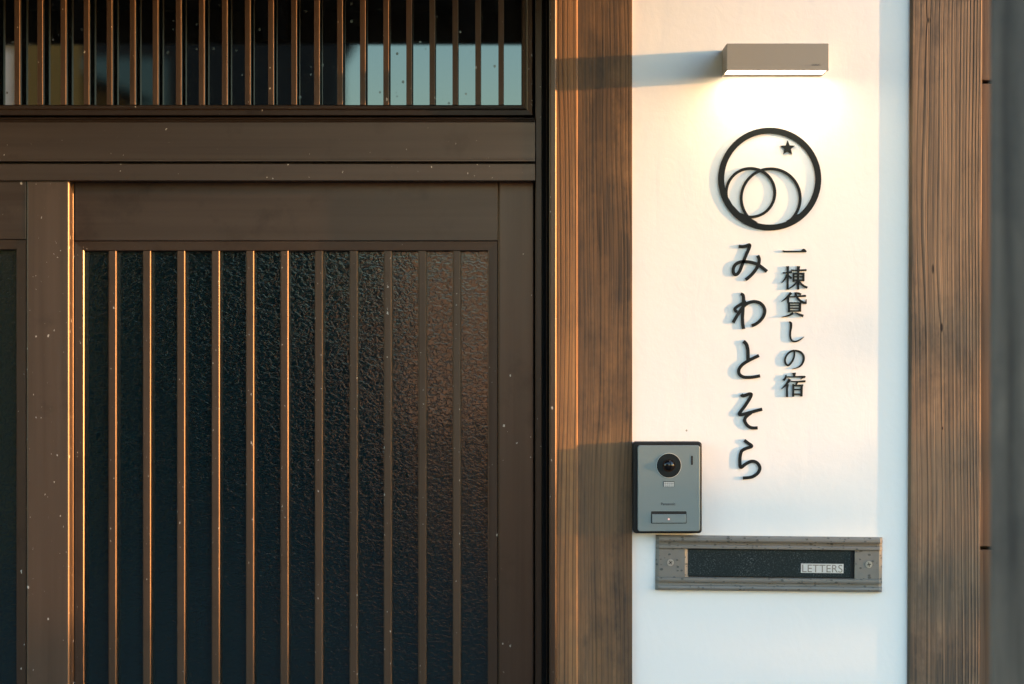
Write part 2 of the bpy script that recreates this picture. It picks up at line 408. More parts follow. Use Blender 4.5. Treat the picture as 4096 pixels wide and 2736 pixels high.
# lean: the foot stands a little further left than the head
tag(o, 'light brown ribbed wooden post between the plaster and the tan boards', 'post')

# board wall right of the ribbed post
bw = thing('board_wall', 'tan board wall with dark horizontal gaps beside the ribbed post', 'wall', (1.2, 0.05, 0))
zc = [0.0, PZ(2197) - 0.672, PZ(2197), PZ(323), 2.6]
bx = PX(3905) + 0.006
box('backing', bx, 1.98, 0.05, 0.09, 0.0, 2.6, M_GAP, bw)
for r in range(4):
    x = bx
    while x < 1.95:
        box('board', x, min(x + 0.148, 1.98), 0.012 + random.uniform(0, 0.002), 0.049, zc[r] + (0.0026 if r else 0), zc[r + 1] - 0.0026, M_BOARD, bw, bevel=0.001, seg=1)
        x += 0.15

# ------------------------------------------------------------------ door frame with lintel
JR = PX(2140)
fr = thing('door_frame', 'bronze aluminium door frame with jamb, lintel and track cover', 'door frame', (-0.55, 0.03, 0))
LX = -1.42                                           # left end of the opening
YL = -0.0085
# lintel: transom sill strip, big face, thin drip line, gap, track cover
mold('sill_strip', (LX, PZ(467, YL)), (JR, PZ(467, YL)), (0, -1), [(0.0006, 0.006), (0.0008, -0.0045), (0.0030, -0.0052), (0.0034, -0.0040), (0.0040, -0.0056), (0.0068, -0.0066), (0.0071, -0.005), (0.0071, 0.03), (0.0006, 0.03)], M_ALUX, fr)
zt, zb = PZ(486.5, YL), PZ(647, YL)
mold('lintel_face', (LX, zb), (JR, zb), (0, 1), [(0, 0.03), (0, YL + 0.0015), (0.0008, YL - 0.0006), (0.0034, YL - 0.0006), (0.0040, YL), (zt - zb - 0.0012, YL), (zt - zb, YL + 0.0012), (zt - zb, 0.03)], M_ALUX, fr)
box('lintel_groove', LX, JR, 0.004, 0.03, PZ(655, YL) , PZ(647, YL) - 0.00005, M_GAP, fr)
zt, zb = PZ(655, YL), PZ(723, YL)
mold('track_cover', (LX, zb), (JR, zb), (0, 1), [(0, 0.02), (0, YL + 0.001), (0.0007, YL), (zt - zb - 0.0007, YL), (zt - zb, YL + 0.0007), (zt - zb, 0.02)], M_ALUX, fr)
box('head_track', LX, JR, 0.0203, 0.10, PZ(722, YL), PZ(490), M_GAP, fr)
box('backing', LX - 0.03, PX(2200), 0.115, 0.13, 0.0, 2.6, M_GAP, fr)  # dark sheet added behind the doors so no sky shows through the gaps
# jamb: bar, dark slot, flange
Y = 0.004
column('jamb_bar', barpts(PX(2141.5, Y), PX(2168, Y), Y, 0.11, 0.0012), 0.0, 2.5, M_ALUD, fr)
column('jamb_slot', [(PX(2168.5), 0.03), (PX(2196), 0.03), (PX(2196), 0.11), (PX(2168.5), 0.11)], 0.0, 2.5, M_GAP, fr)
column('jamb_rib', barpts(PX(2185.5, 0.0), PX(2190, 0.0), 0.006, 0.0295, 0.0007), 0.0, 2.5, M_ALUD, fr)
YF = -0.0142
column('jamb_flange', barpts(PX(2197, YF), PX(2226, YF), YF, 0.09, 0.0026), 0.0, 2.5, M_ALU, fr)
column('jamb', barpts(LX - 0.03, LX - 0.001, YF, 0.11, 0.002), 0.0, 2.5, M_ALU, fr)
box('threshold', LX, JR, 0.0, 0.11, 0.0, 0.03, M_ALUX, fr, bevel=0.002)
box('head', LX, JR, 0.0, 0.09, 2.44, 2.5, M_ALUX, fr, bevel=0.002)

# ------------------------------------------------------------------ transom window
YT = 0.0125
tw = thing('transom_window', 'transom window of dark glass behind slim vertical bars above the door', 'window', (-0.55, 0.04, PZ(463)))
xi, zi = PX(2086, YT), PZ(418, YT)
prof = [(0, 0.046), (0, YT + 0.006), (0.0012, YT + 0.0035), (0.0055, YT + 0.0028), (0.0075, YT - 0.0012), (0.0085, YT - 0.002), (0.0152, YT - 0.003), (0.0160, YT - 0.002), (0.0160, 0.046)]
ztop = 2.425
mold('bottom_rail', (LX + 0.02, zi), (xi, zi), (0, -1), prof, M_ALUX, tw, 1, 1)
mold('stile', (xi, zi), (xi, ztop), (1, 0), prof, M_ALU, tw, 1, 1)
mold('stile', (LX + 0.02, ztop), (LX + 0.02, zi), (-1, 0), prof, M_ALU, tw, 1, 1)
mold('top_rail', (xi, ztop), (LX + 0.02, ztop), (0, 1), prof, M_ALUX, tw, 1, 1)
box('glass_pane', LX + 0.018, xi + 0.002, 0.041, 0.045, zi - 0.002, ztop + 0.002, M_PANE, tw)
YB = 0.0145
k = -22
src = None
while True:
    px = 57.6 + 92.2 * k
    if px > 2040: break
    xa, xb = PX(px, YB), PX(px + 21.5, YB)
    if xa > LX + 0.03:
        if src is None:
            src = column('bar', barpts(xa, xb, YB, YB + 0.0125, 0.0004), zi, ztop, M_ALUT, tw); sx = xa
        else:
            o = src.copy(); C.objects.link(o); o.location = (xa - sx + random.uniform(-.0003, .0003), 0, 0)
    k += 1

# ------------------------------------------------------------------ sliding doors
def sliding_door(label, xl, xr, yf, bars, left_stile, right_stile, top_y, zb_px, inner_l, inner_r, nb, bar0):
    """a leaf: stiles, top rail, mitred beads, pane, vertical bars, kick panel"""
    d = thing('sliding_door', label, 'door', ((xl + xr) / 2, yf + 0.015, 0.03))
    zt = PZ(716, yf)
    ya = yf; yb = yf + 0.026
    column('stile', barpts(xl, xl + left_stile, ya, yb, 0.0016), 0.034, zt, M_ALUS if yf < 0 else M_ALU, d)
    column('stile', barpts(xr - right_stile, xr, ya, yb, 0.0030), 0.034, zt, M_ALUS if yf < 0 else M_ALU, d)
    xa, xb = xl + left_stile + 0.0006, xr - right_stile - 0.0006
    zr = PZ(zb_px, yf)
    box('top_rail', xa, xb, ya + 0.0012, yb, zr, zt, M_ALUX, d, bevel=0.0006)
    bead = 0.0143
    iz, kz = zr - bead - 0.0005, 0.46
    pr = [(0, yb - 0.004), (0, ya + 0.0042), (0.0012, ya + 0.0030), (bead - 0.0006, ya + 0.0022), (bead, ya + 0.0028), (bead, yb - 0.004)]
    il, ir = xa + bead, xb - bead
    mold('bead', (il, iz), (ir, iz), (0, 1), pr, M_ALUX, d, 1, 1)
    mold('bead', (ir, iz), (ir, kz), (1, 0), pr, M_ALU, d, 1, 1)
    mold('bead', (il, kz), (il, iz), (-1, 0), pr, M_ALU, d, 1, 1)
    mold('bead', (ir, kz), (il, kz), (0, -1), pr, M_ALUX, d, 1, 1)
    box('glass_pane', il - 0.004, ir + 0.004, yb - 0.0055, yb - 0.0015, kz - 0.004, iz + 0.004, M_GLASS, d)
    box('kick_panel', xa, xb, ya + 0.004, yb - 0.002, 0.12, kz - bead - 0.001, M_ALUX, d, bevel=0.001)
    box('bottom_rail', xa, xb, ya + 0.0012, yb, 0.036, 0.1195, M_ALUX, d, bevel=0.0006)
    s0 = None
    for i in range(nb):
        x = bar0 + i * 138.0 / S * (CAM_D + ya) / CAM_D
        if s0 is None:
            s0 = column('bar', barpts(x, x + 0.0118, ya + 0.0032, yb - 0.0060, 0.0020), kz, iz, M_ALUB, d)
        else:
            o = s0.copy(); C.objects.link(o); o.location = (x - bar0 + random.uniform(-.0003, .0003), 0, 0)
    return d
YR = 0.030
xr, xl = PX(2139.5, YR), PX(295, YR) - 0.055
sliding_door('bronze sliding door leaf standing behind its neighbour, eleven slim bars over textured glass', xl, xr, YR, 11, 0.0544, PX(2139.5, YR) - PX(1992.5, YR), 0, 962.5, 0, 0, 11, PX(431, YR))
YLF = -0.0025
xr2 = PX(277, YLF)
dl = sliding_door('bronze sliding door leaf in front, closing over the edge of the other leaf', LX + 0.003, xr2, YLF, 0, 0.05, PX(277, YLF) - PX(105, YLF), 0, 957, 0, 0, 12, PX(64 - 107 - 138 * 11 - 30, YLF))
disc('plug', 0, 0, 0.0042, 0, 0.002, M_ALU, dl, 20).matrix_local = Matrix.Translation(Vector((xr2, 0.0165, PZ(923))) - wloc(dl)) @ Matrix.Rotation(math.pi / 2, 4, 'Z')

# ------------------------------------------------------------------ wall lamp
YA = -0.067
lx0, lx1 = PX(2907, YA), PX(3315, YA); lz0, lz1 = PZ(281.5, YA), PZ(173.7, YA)
lamp = thing('wall_lamp', 'small boxy greige wall lamp shining down on the white plaster', 'lamp', ((lx0 + lx1) / 2, 0, lz0))
t = 0.0022
v = []; f = []
zr = lz0 + 0.006
for (a, b, c, d2) in ((lx0, lx1, YA, -0.0003), (lx0 + t, lx1 - t, YA + t, -0.004)):
    v += [(a, c, lz0), (b, c, lz0), (b, d2, lz0), (a, d2, lz0)]
v += [(lx0, YA, lz1), (lx1, YA, lz1), (lx1, -0.0003, lz1), (lx0, -0.0003, lz1)]
v += [(lx0 + t, YA + t, zr), (lx1 - t, YA + t, zr), (lx1 - t, -0.004, zr), (lx0 + t, -0.004, zr)]
f = [(8, 9, 10, 11)] + [(i, (i + 1) % 4, 8 + (i + 1) % 4, 8 + i) for i in range(4)]
f += [(i, (i + 1) % 4, 4 + (i + 1) % 4, 4 + i) for i in range(4)] + [(4 + i, 4 + (i + 1) % 4, 12 + (i + 1) % 4, 12 + i) for i in range(4)] + [(12, 13, 14, 15)]
obj('lamp_housing', v, f, M_LAMP, lamp, bevel=0.0006, seg=2)
box('diffuser', lx0 + t + 0.0006, lx1 - t - 0.0006, YA + t + 0.0006, -0.0135, lz0 + 0.0014, zr - 0.0006, M_GLOW, lamp)
box('reflector_rim', lx0 + t + 0.0006, lx1 - t - 0.0006, -0.0130, -0.0046, lz0 + 0.0014, zr - 0.0006, M_LAMPIN, lamp)
text('maker_name', 'ODELIC', PX(3246.5, YA), PX(3281.5, YA), PZ(262.5, YA), YA - 0.0003, M_INK, lamp, 0.01)

# ------------------------------------------------------------------ ring emblem and star
def zc_(ox, oy, k): return lambda x, z, y=0.0: (PX(ox + x / k, y), PZ(oy + z / k, y))
TH = 0.0019
zA = zc_(2780, 460, 3.1367)
def ringpts(cx, cy, r, n=72): return [zA(cx + r * math.cos(2 * math.pi * i / n), cy + r * math.sin(2 * math.pi * i / n)) for i in range(n)]
u = 1 / 3.1367 / S
em = thing('ring_emblem', 'large black ring emblem with two overlapping circles inside, under the lamp', 'emblem', (*[zA(936.5, 805)[0], 0], zA(0, 1450)[1]))
for nm, cx, cy, r, wd, dy in (('outer_ring', 936.5, 805, 608.5, 75, 0), ('inner_circle', 696, 976, 305, 35, .00012), ('inner_circle', 949, 1045, 369.5, 35, .00024)):
    v, f = stroke_geo(ringpts(cx, cy, r), wd * u, -TH - dy, -0.0002 - dy, True, False)
    obj(nm, v, f, M_BLACK, em)
# the thickened webs where the circles run into the ring
for i, P in enumerate(([(372, 905), (400, 1010), (470, 1130), (560, 1225), (640, 1255), (720, 1310), (790, 1350), (700, 1330), (560, 1270), (440, 1150), (375, 1020)], [(1140, 1330), (1210, 1290), (1262, 1260), (1300, 1238), (1270, 1290), (1180, 1345)])):
    v, f = poly_geo([zA(*q) for q in P], -TH + 0.0001 * (i + 1), -0.0004); obj('web', v, f, M_BLACK, em)
sp = []
for i in range(10):
    r = 97 if i % 2 == 0 else 42; a = -math.pi / 2 + i * math.pi / 5
    sp.append(zA(1161 + r * math.cos(a), 416 + r * math.sin(a)))
o = prism('star', sp, -TH, -0.0002, M_BLACK); tag(o, 'small black five-pointed star inside the ring emblem', 'star')

# ------------------------------------------------------------------ lettering
zB = zc_(2860, 940, 3.92); zC3 = zc_(2860, 1300, 3.92); zD = zc_(2860, 1660, 5.2275)
def character(name, label, conv, k, strokes, group=None):
    geo = []; uu = 1 / k / S
    for i, s in enumerate(strokes):
        y = -TH - 0.00007 * i
        if s[0] == 'poly': geo.append(poly_geo([conv(*q) for q in s[1]], y, -0.0002 - 0.00001 * i)); continue
        pts, wd = s[0], s[1]
        wd = [q * uu for q in wd] if hasattr(wd, '__len__') else wd * uu
        geo.append(stroke_geo([conv(*q) for q in pts], wd, y, -0.0002 - 0.00001 * i, False, len(pts) > 2))
    V, F = join_geo(geo)
    o = obj(name, V, F, M_BLACK); tag(o, label, 'character'); return o
character('hiragana_character', 'black raised hiragana character み, first of the five large ones', zB, 3.92, [
    ([(372, 178), (430, 184), (490, 172), (533, 155), (543, 172), (526, 225), (490, 305), (455, 390), (420, 480), (385, 565), (345, 615), (308, 617), (286, 580), (290, 515), (325, 460), (390, 425), (470, 419), (560, 428), (650, 455), (735, 508), (814, 572)], 50),
    ([(668, 322), (690, 370), (688, 430), (660, 505), (610, 580), (550, 645), (478, 702)], 50)])
character('hiragana_character', 'black raised hiragana character わ, second of the five large ones', zB, 3.92, [
    ([(402, 922), (438, 945), (447, 1010), (440, 1100), (435, 1200), (430, 1300), (435, 1390), (448, 1474)], [44, 50, 52, 52, 52, 50, 50, 50]),
    ([(488, 1045), (430, 1072), (350, 1120), (312, 1158), (325, 1192), (350, 1205)], [46, 46, 46, 48, 46, 40]),
    ([(282, 1374), (345, 1265), (420, 1155), (480, 1090), (545, 1056), (620, 1044), (700, 1065), (757, 1120), (779, 1190), (760, 1270), (705, 1345), (640, 1395), (576, 1424)], 50)])
character('hiragana_character', 'black raised hiragana character と, third of the five large ones', zC3, 3.92, [
    ([(445, 255), (490, 302), (512, 380), (516, 455), (516, 550)], 54),
    ([(688, 478), (610, 515), (530, 555), (440, 612), (388, 670), (369, 725), (390, 782), (450, 816), (540, 821), (620, 813), (705, 797)], 50)])
character('hiragana_character', 'black raised hiragana character そ, fourth of the five large ones', zC3, 3.92, [
    ([(412, 1086), (432, 1110), (482, 1100), (535, 1080), (567, 1086), (558, 1122), (520, 1190), (460, 1280), (405, 1350), (380, 1388), (392, 1407), (440, 1400), (520, 1379), (620, 1351), (739, 1320)], 50),
    ([(570, 1372), (515, 1412), (478, 1450), (464, 1488), (473, 1526), (503, 1570), (548, 1602), (602, 1614), (667, 1612)], 49)])
character('hiragana_character', 'black raised hiragana character ら, last of the five large ones', zD, 5.2275, [
    ([(612, 528), (690, 587), (758, 635), (748, 666), (650, 697), (572, 738), (538, 795), (521, 900), (519, 1010), (527, 1080), (556, 1090), (620, 1037), (715, 982), (790, 966), (862, 988), (916, 1045), (936, 1112), (910, 1190), (840, 1258), (740, 1302), (580, 1317)], 66)])
character('kanji_character', 'black raised kanji 一, a single horizontal stroke', zB, 3.92, [
    ('poly', [(1056, 240), (1100, 247), (1345, 247), (1372, 222), (1390, 214), (1410, 225), (1436, 257), (1425, 271), (1080, 271), (1066, 262)])])
character('kanji_character', 'black raised kanji 棟, second in the column of small characters', zB, 3.92, [
    ([(1137, 488), (1141, 560), (1139, 700), (1137, 856)], [46, 34, 32, 34]), ([(1060, 594), (1130, 590), (1205, 580)], [18, 26, 34]),
    ([(1128, 620), (1095, 690), (1038, 756)], [30, 26, 6]), ([(1150, 636), (1172, 655), (1198, 682)], [14, 28, 32]),
    ([(1308, 488), (1303, 600), (1303, 856)], [50, 34, 32]), ([(1193, 550), (1290, 554), (1395, 550), (1432, 550)], [16, 24, 26, 34]),
    ([(1232, 590), (1230, 735)], 28), ([(1386, 598), (1384, 725)], 32), ([(1225, 606), (1400, 604)], 28), ([(1235, 655), (1380, 655)], 22), ([(1230, 708), (1385, 708)], 24),
    ([(1290, 728), (1235, 790), (1140, 852)], [28, 24, 12]), ([(1316, 722), (1370, 785), (1445, 826)], [14, 28, 34])])
character('kanji_character', 'black raised kanji 貸, third in the column of small characters', zB, 3.92, [
    ([(1192, 906), (1120, 985), (1038, 1046)], [44, 30, 6]), ([(1147, 975), (1145, 1060)], 30), ([(1150, 972), (1290, 962), (1390, 955), (1424, 955)], [18, 22, 30, 30]),
    ([(1252, 900), (1275, 960), (1322, 1022), (1385, 1060), (1432, 1068)], [22, 30, 34, 36, 28]), ([(1428, 1008), (1424, 1074)], [8, 26]), ([(1250, 905), (1310, 914), (1345, 936)], [16, 30, 32]),
    ([(1158, 1058), (1158, 1212)], 34), ([(1330, 1062), (1328, 1204)], 38), ([(1135, 1063), (1352, 1066)], 22), ([(1160, 1105), (1330, 1105)], 20), ([(1160, 1148), (1330, 1148)], 20), ([(1160, 1191), (1330, 1191)], 22),
    ([(1222, 1222), (1150, 1264), (1042, 1289)], [38, 26, 6]), ([(1256, 1218), (1320, 1245), (1382, 1270)], [10, 30, 40])])
character('hiragana_character', 'black raised hiragana し, a thin hooked stroke among the small characters', zC3, 3.92, [
    ([(1160, -50), (1188, -28), (1190, 40), (1179, 110), (1180, 190), (1203, 242), (1250, 258), (1310, 243), (1358, 213), (1394, 184)], [16, 38, 34, 28, 28, 28, 26, 22, 14, 5])])
character('hiragana_character', 'black raised hiragana の, fifth in the column of small characters', zC3, 3.92, [
    ([(1241, 405), (1242, 480), (1215, 558), (1170, 618), (1136, 632), (1103, 592), (1099, 530), (1130, 462), (1190, 414), (1260, 402), (1338, 426), (1383, 482), (1387, 552), (1350, 628), (1290, 668), (1210, 689)], [22, 26, 28, 28, 28, 30, 28, 28, 28, 28, 32, 34, 34, 28, 18, 6])])
character('kanji_character', 'black raised kanji 宿, last in the column of small characters', zC3, 3.92, [
    ([(1238, 748), (1243, 812)], [56, 28]), ([(1105, 814), (1250, 812), (1385, 810), (1414, 818)], [18, 22, 30, 34]), ([(1114, 780), (1102, 830), (1072, 866)], [12, 30, 38]), ([(1390, 812), (1340, 850)], [30, 8]),
    ([(1172, 848), (1112, 935), (1036, 1006)], [46, 32, 5]), ([(1140, 925), (1128, 1000), (1128, 1128)], [36, 32, 32]),
    ([(1188, 882), (1300, 886), (1380, 882), (1416, 882)], [14, 22, 30, 30]), ([(1290, 892), (1262, 946)], [30, 24]), ([(1225, 925), (1223, 1124)], 30), ([(1358, 935), (1353, 1120)], 34),
    ([(1225, 948), (1380, 946)], [22, 32]), ([(1230, 1010), (1350, 1010)], 20), ([(1230, 1083), (1350, 1083)], 22)])

# ------------------------------------------------------------------ intercom
YI = -0.027; YIB = -0.0205
ic = thing('intercom', 'silver grey door intercom with a camera eye, mounted against the wooden post', 'intercom', (PX(2670), 0, PZ(2133)))
def rrect(px0, px1, py0, py1, r, y, n=6):
    a, b, c, d2 = PX(px0, y), PX(px1, y), PZ(py1, y), PZ(py0, y); p = []
    for cx, cz, s in ((b - r, d2 - r, 0), (a + r, d2 - r, 90), (a + r, c + r, 180), (b - r, c + r, 270)):
        for i in range(n + 1):
            t = math.radians(s + 90 * i / n); p.append((cx + r * math.cos(t), cz + r * math.sin(t)))
    return p
# base a little wider than the post edge allows is kept right of the post
prism('base_shell', rrect(2532.5, 2808, 1767, 2133.5, 0.0048, YIB), YIB, -0.0002, M_RUBBER, ic, bevel=0.0022)
fp = rrect(2551, 2800, 1782, 2125.5, 0.0034, YI)
def plate_with_holes():
    pass
prism('face_plate', fp, YI, YIB + 0.0004, M_FACE, ic, bevel=0.0009)
y = YI - 0.0003
cx, cz = PX(2675.5, YI), PZ(1862, YI)
q = 1 / S
disc('camera_trim', cx, cz, 49.3 * q, YI - 0.0004, YI + 0.001, M_LAMPIN, ic)
disc('camera_bezel', cx, cz, 48.0 * q, YI - 0.0008, YI - 0.0003, M_BLACK, ic)
disc('lens_ring', cx, cz, 24.5 * q, YI - 0.0016, YI - 0.0007, M_LENS, ic)
disc('lens', cx, cz, 20.5 * q, YI - 0.0015, YI - 0.0007, M_LENS, ic, 32, dome=0.0035)
prism('microphone_slot', rrect(2764, 2771.5, 1823, 1860, 0.00125, YI), YI - 0.0003, YI + 0.001, M_GAP, ic)
gw = prism('lamp_window', rrect(2653.5, 2697, 1925, 1947.5, 0.0006, YI), YI - 0.0003, YI + 0.001, M_GAP, ic)
for i in range(5):
    for j in range(3):
        a = 2655.6 + i * 8.2; b = 1927.6 + j * 6.6
        box('lens_cell', PX(a, YI), PX(a + 6.9, YI), YI - 0.0007, YI - 0.00035, PZ(b + 5.4, YI), PZ(b, YI), M_GRILLE, gw)
text('maker_name', 'Panasonic', PX(2644, YI), PX(2701, YI), PZ(2020.5, YI), YI - 0.0003, M_INK, ic, 0.02)
prism('button_well', rrect(2604.5, 2746, 2045, 2094, 0.0012, YI), YI - 0.0002, YI + 0.001, M_GAP, ic)
bt = prism('call_button', rrect(2608, 2743.5, 2056.5, 2091.5, 0.0008, YI), YI - 0.0022, YI - 0.00025, M_FACE, ic, bevel=0.0005)
disc('indicator', PX(2674.7, YI), PZ(2076, YI), 3.6 * q, YI - 0.0025, YI - 0.002, M_RED, bt, 16)

# ------------------------------------------------------------------ letterbox (hung very slightly askew)
W2, H2 = 906.0, 218.0
lb = thing('letterbox', 'weathered pitted metal letter slot reading LETTERS, set in the white wall', 'letterbox', (PX(2621.5 + W2 / 2), 0, PZ(2253)))
cx, cz = lb.location.x, lb.location.z
def LXp(px): return cx + (px - (2621.5 + W2 / 2)) / S     # along the box
def LZp(pz): return cz - (pz - 2253) / S                    # pz measured at the box's middle
L0, L1 = LXp(2621.5), LXp(2621.5 + W2)
def lbar(name, ptop, pbot, pr):
    """horizontal member of the frame with bevelled ends; pr: (0..1 from top, depth)"""
    za, zb = LZp(ptop), LZp(pbot); n = len(pr); v = []
    for s, xe in ((1, L0), (-1, L1)):
        for t, dp in pr:
            v.append((xe + s * (0.0050 if dp > 0.004 else 0.0), -dp, za + (zb - za) * t))
    rows = n
    v2 = []
    # outer end line (flat on the wall), bevel line, bevel line, outer end line
    for xe, inset, flat in ((L0, 0.0, True), (L0, 0.0045, False), (L1, -0.0045, False), (L1, 0.0, True)):
        for t, dp in pr: v2.append((xe + inset, -(dp * 0.35 if flat else dp), za + (zb - za) * t))
    f = []
    for k in range(3):
        for i in range(n - 1): f.append((k * n + i, k * n + i + 1, (k + 1) * n + i + 1, (k + 1) * n + i))
    b0 = len(v2)
    v2 += [(L0, -0.0002, za), (L0, -0.0002, zb), (L1, -0.0002, zb), (L1, -0.0002, za)]
    f += [(b0, b0 + 1, b0 + 2, b0 + 3)]
    f += [tuple([b0] + [i for i in range(n)] + [b0 + 1]), tuple([b0 + 3, b0 + 2] + [3 * n + i for i in reversed(range(n))])]
    f += [(b0, b0 + 3, 3 * n, 2 * n, n, 0), (b0 + 1, n - 1, 2 * n - 1, 3 * n - 1, 4 * n - 1, b0 + 2)]
    return obj(name, v2, f, M_BOX, lb)
lbar('top_moulding', 2143.7, 2196.5, [(0, 0.006), (0.06, 0.0085), (0.16, 0.0098), (0.32, 0.0100), (0.44, 0.0092), (0.47, 0.0044), (0.70, 0.0036), (0.72, 0.0072), (0.8, 0.0080), (0.96, 0.0078), (1.0, 0.0062)])
lbar('bottom_moulding', 2311, 2362.3, [(0, 0.0062), (0.04, 0.0078), (0.2, 0.0080), (0.36, 0.0072), (0.40, 0.0036), (0.60, 0.0042), (0.64, 0.0085), (0.8, 0.0096), (0.94, 0.0085), (1.0, 0.006)])
for a, b, nm in ((2621.5, 2738, 'end_plate'), (3417, 2621.5 + W2, 'end_plate')):
    x0, x1 = LXp(a), LXp(b)
    lft = a < 3000
    outl, outr = (0.0045, 0.0) if lft else (0.0, 0.0045)
    z0, z1 = LZp(2310.7), LZp(2196.8); dp = 0.0045
    pts = [(x0, -0.0002), (x0, -0.0018), (x0 + outl, -dp), (x1 - outr, -dp), (x1, -0.0018 if not lft else -dp + 0.0001), (x1, -0.0002)]
    pl = column(nm, pts, z0, z1, M_BOX, lb)
    if lft: scx, scz = LXp(2681), LZp(2253)
    else: scx, scz = LXp(3473.5), LZp(2252.5)
    st = disc('screw', scx, scz, 0.0049, -dp - 0.0007, -dp + 0.0005, M_STEEL, lb, 28)
    a0 = 0.6 if lft else 0.2
    for r in (0, math.pi / 2):
        dx, dz = 0.0030 * math.cos(a0 + r), 0.0030 * math.sin(a0 + r)
        vv, ff = stroke_geo([(scx - dx, scz - dz), (scx + dx, scz + dz)], 0.0011, -dp - 0.0010 - 0.00003 * r, -dp - 0.0006, False, False)
        obj('cross_slot', vv, ff, M_GAP, st)
x0 = LXp(2738)
column('reveal', [(x0 + 0.0001, -0.0044), (x0 + 0.0052, -0.0012), (x0 + 0.0052, -0.0003), (x0 + 0.0001, -0.0003)], LZp(2310.7), LZp(2196.8), M_BOX, lb)
box('well', LXp(2753), LXp(3416.7), -0.0008, -0.0003, LZp(2310.5), LZp(2197), M_GAP, lb)
fl = box('flap', LXp(2752.5), LXp(3401), -0.0022, -0.0009, LZp(2306), LZp(2198), M_FLAP, lb, bevel=0.0004)
box('name_plate', LXp(3203), LXp(3373), -0.0027, -0.0023, LZp(2289), LZp(2252), M_LABEL, fl)
text('lettering', 'LETTERS', LXp(3208), LXp(3369), LZp(2286.0), -0.0030, M_LABELINK, fl, 0.0)
lb.rotation_euler = (0, math.radians(0.6), 0)

# ------------------------------------------------------------------ gate post in the foreground
gx, gy = 0.4797, -0.90
gp = thing('gate_post', 'grey weathered gate post standing out in front of the wall', 'post', (gx, gy, 0))
box('stone_foot', gx - 0.03, gx + 0.17, gy - 0.03, gy + 0.17, 0.0, 0.10, M_GROUND, gp, bevel=0.01)
box('shaft', gx, gx + 0.14, gy, gy + 0.14, 0.1002, 2.05, M_GATE, gp, bevel=0.004)
box('cap', gx - 0.01, gx + 0.15, gy - 0.01, gy + 0.15, 2.0502, 2.09, M_GATE, gp, bevel=0.006)
gp.rotation_euler = (0, 0, math.radians(-13))

# ------------------------------------------------------------------ rest of the house front: left post, wall, eave
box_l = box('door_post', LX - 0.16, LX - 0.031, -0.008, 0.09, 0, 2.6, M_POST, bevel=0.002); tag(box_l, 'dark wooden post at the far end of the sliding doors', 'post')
o = box('side_wall', -3.2, LX - 0.1605, 0.0, 0.10, 0, 3.0, M_PLASTER); tag(o, 'white plastered wall beyond the far post of the sliding doors', 'wall')
ev = thing('door_canopy', 'dark wooden canopy with rafters sheltering the sliding doors', 'canopy', (-0.9, 0.1, 2.5))
ex0, ex1 = -2.0, 0.46
def slab(name, xa, xb, ya, za, yb, zb, th, mat):
    v = [(x, y, z + k) for x in (xa, xb) for (y, z) in ((ya, za), (yb, zb)) for k in (0, th)]
    return obj(name, v, BF, mat, ev)
slab('soffit', ex0, ex1, -0.80, 2.165, 0.12, 2.53, 0.015, M_DARKWOOD)
slab('roof_tiles', ex0, ex1 + 0.03, -0.86, 2.20, 0.12, 2.59, 0.05, M_ROOFT)
box('fascia', ex0, ex1 + 0.02, -0.83, -0.802, 2.105, 2.20, M_DARKWOOD, ev)
x = ex0 + 0.1
while x < ex1:
    slab('rafter', x, x + 0.045, -0.79, 2.11, 0.0, 2.425, 0.05, M_DARKWOOD); x += 0.36

# ------------------------------------------------------------------ across the lane: what the panes mirror
M_HOUSE = mat_plain('dim_grey_render', (0.022, 0.024, 0.026), 0.9, 0, 0.25, 2)
M_OLIVE = mat_plain('curtain_ochre', (0.22, 0.16, 0.045), 0.8, 0, 0.1, 3)
M_WHITEP = mat_plain('sky_gap_white', (0.8, 0.8, 0.78), 0.6)
M_TAN = mat_plain('tan_mud_wall', (0.6, 0.42, 0.3), 0.9, 0, 0.2, 4)
nh = thing('neighbour_house', 'dim two storey house across the lane', 'house', (-1.85, -20, 0))
box('walls', -13.0, -1.85, -28, -20, 0, 5.6, M_HOUSE, nh)
prism('roof', [(-13.6, 5.6), (-1.25, 5.6), (-7.4, 7.6)], -28.5, -19.5, M_ROOFT, nh)
for xx in (-11.4, -8.9, -5.2):
    wnd = box('window', xx, xx + 1.5, -19.999, -19.94, 3.4, 4.7, M_DARKWOOD, nh)
    box('pane', xx + 0.08, xx + 1.42, -19.939, -19.93, 3.48, 4.62, M_PANE, wnd)
nh.rotation_euler = (0, 0, math.radians(-9))
oh = thing('curtain_stand_in', 'added ochre house, mirrored in place of the ochre curtain behind the transom', 'house', (-3.1, -12, 0))  # added block; its reflection replaces an ochre curtain inside the transom
box('walls', -9.0, -3.1, -16, -12, 0, 5.0, M_OLIVE, oh)
prism('roof', [(-9.4, 5.0), (-2.7, 5.0), (-6.0, 6.4)], -16.3, -11.7, M_ROOFT, oh)
for xx in (-4.15, -5.6, -7.2): box('sky_gap_panel', xx, xx + 0.55, -11.995, -11.95, 2.9, 3.62, M_WHITEP, oh)  # white panels added, mirrored as the bright gaps of sky
oh.rotation_euler = (0, 0, math.radians(-24))
mw = thing('mud_wall', 'tan mud garden wall with dark boarded base across the lane', 'wall', (-0.86, -12, 0))
a0 = Vector(mw.location)
box('plastered_top', a0.x, a0.x + 4.2, a0.y - 0.12, a0.y + 0.12, 0.95, 2.42, M_TAN, mw)
box('boarded_base', a0.x, a0.x + 4.2, a0.y - 0.14, a0.y + 0.14, 0, 0.949, M_DARKWOOD, mw)
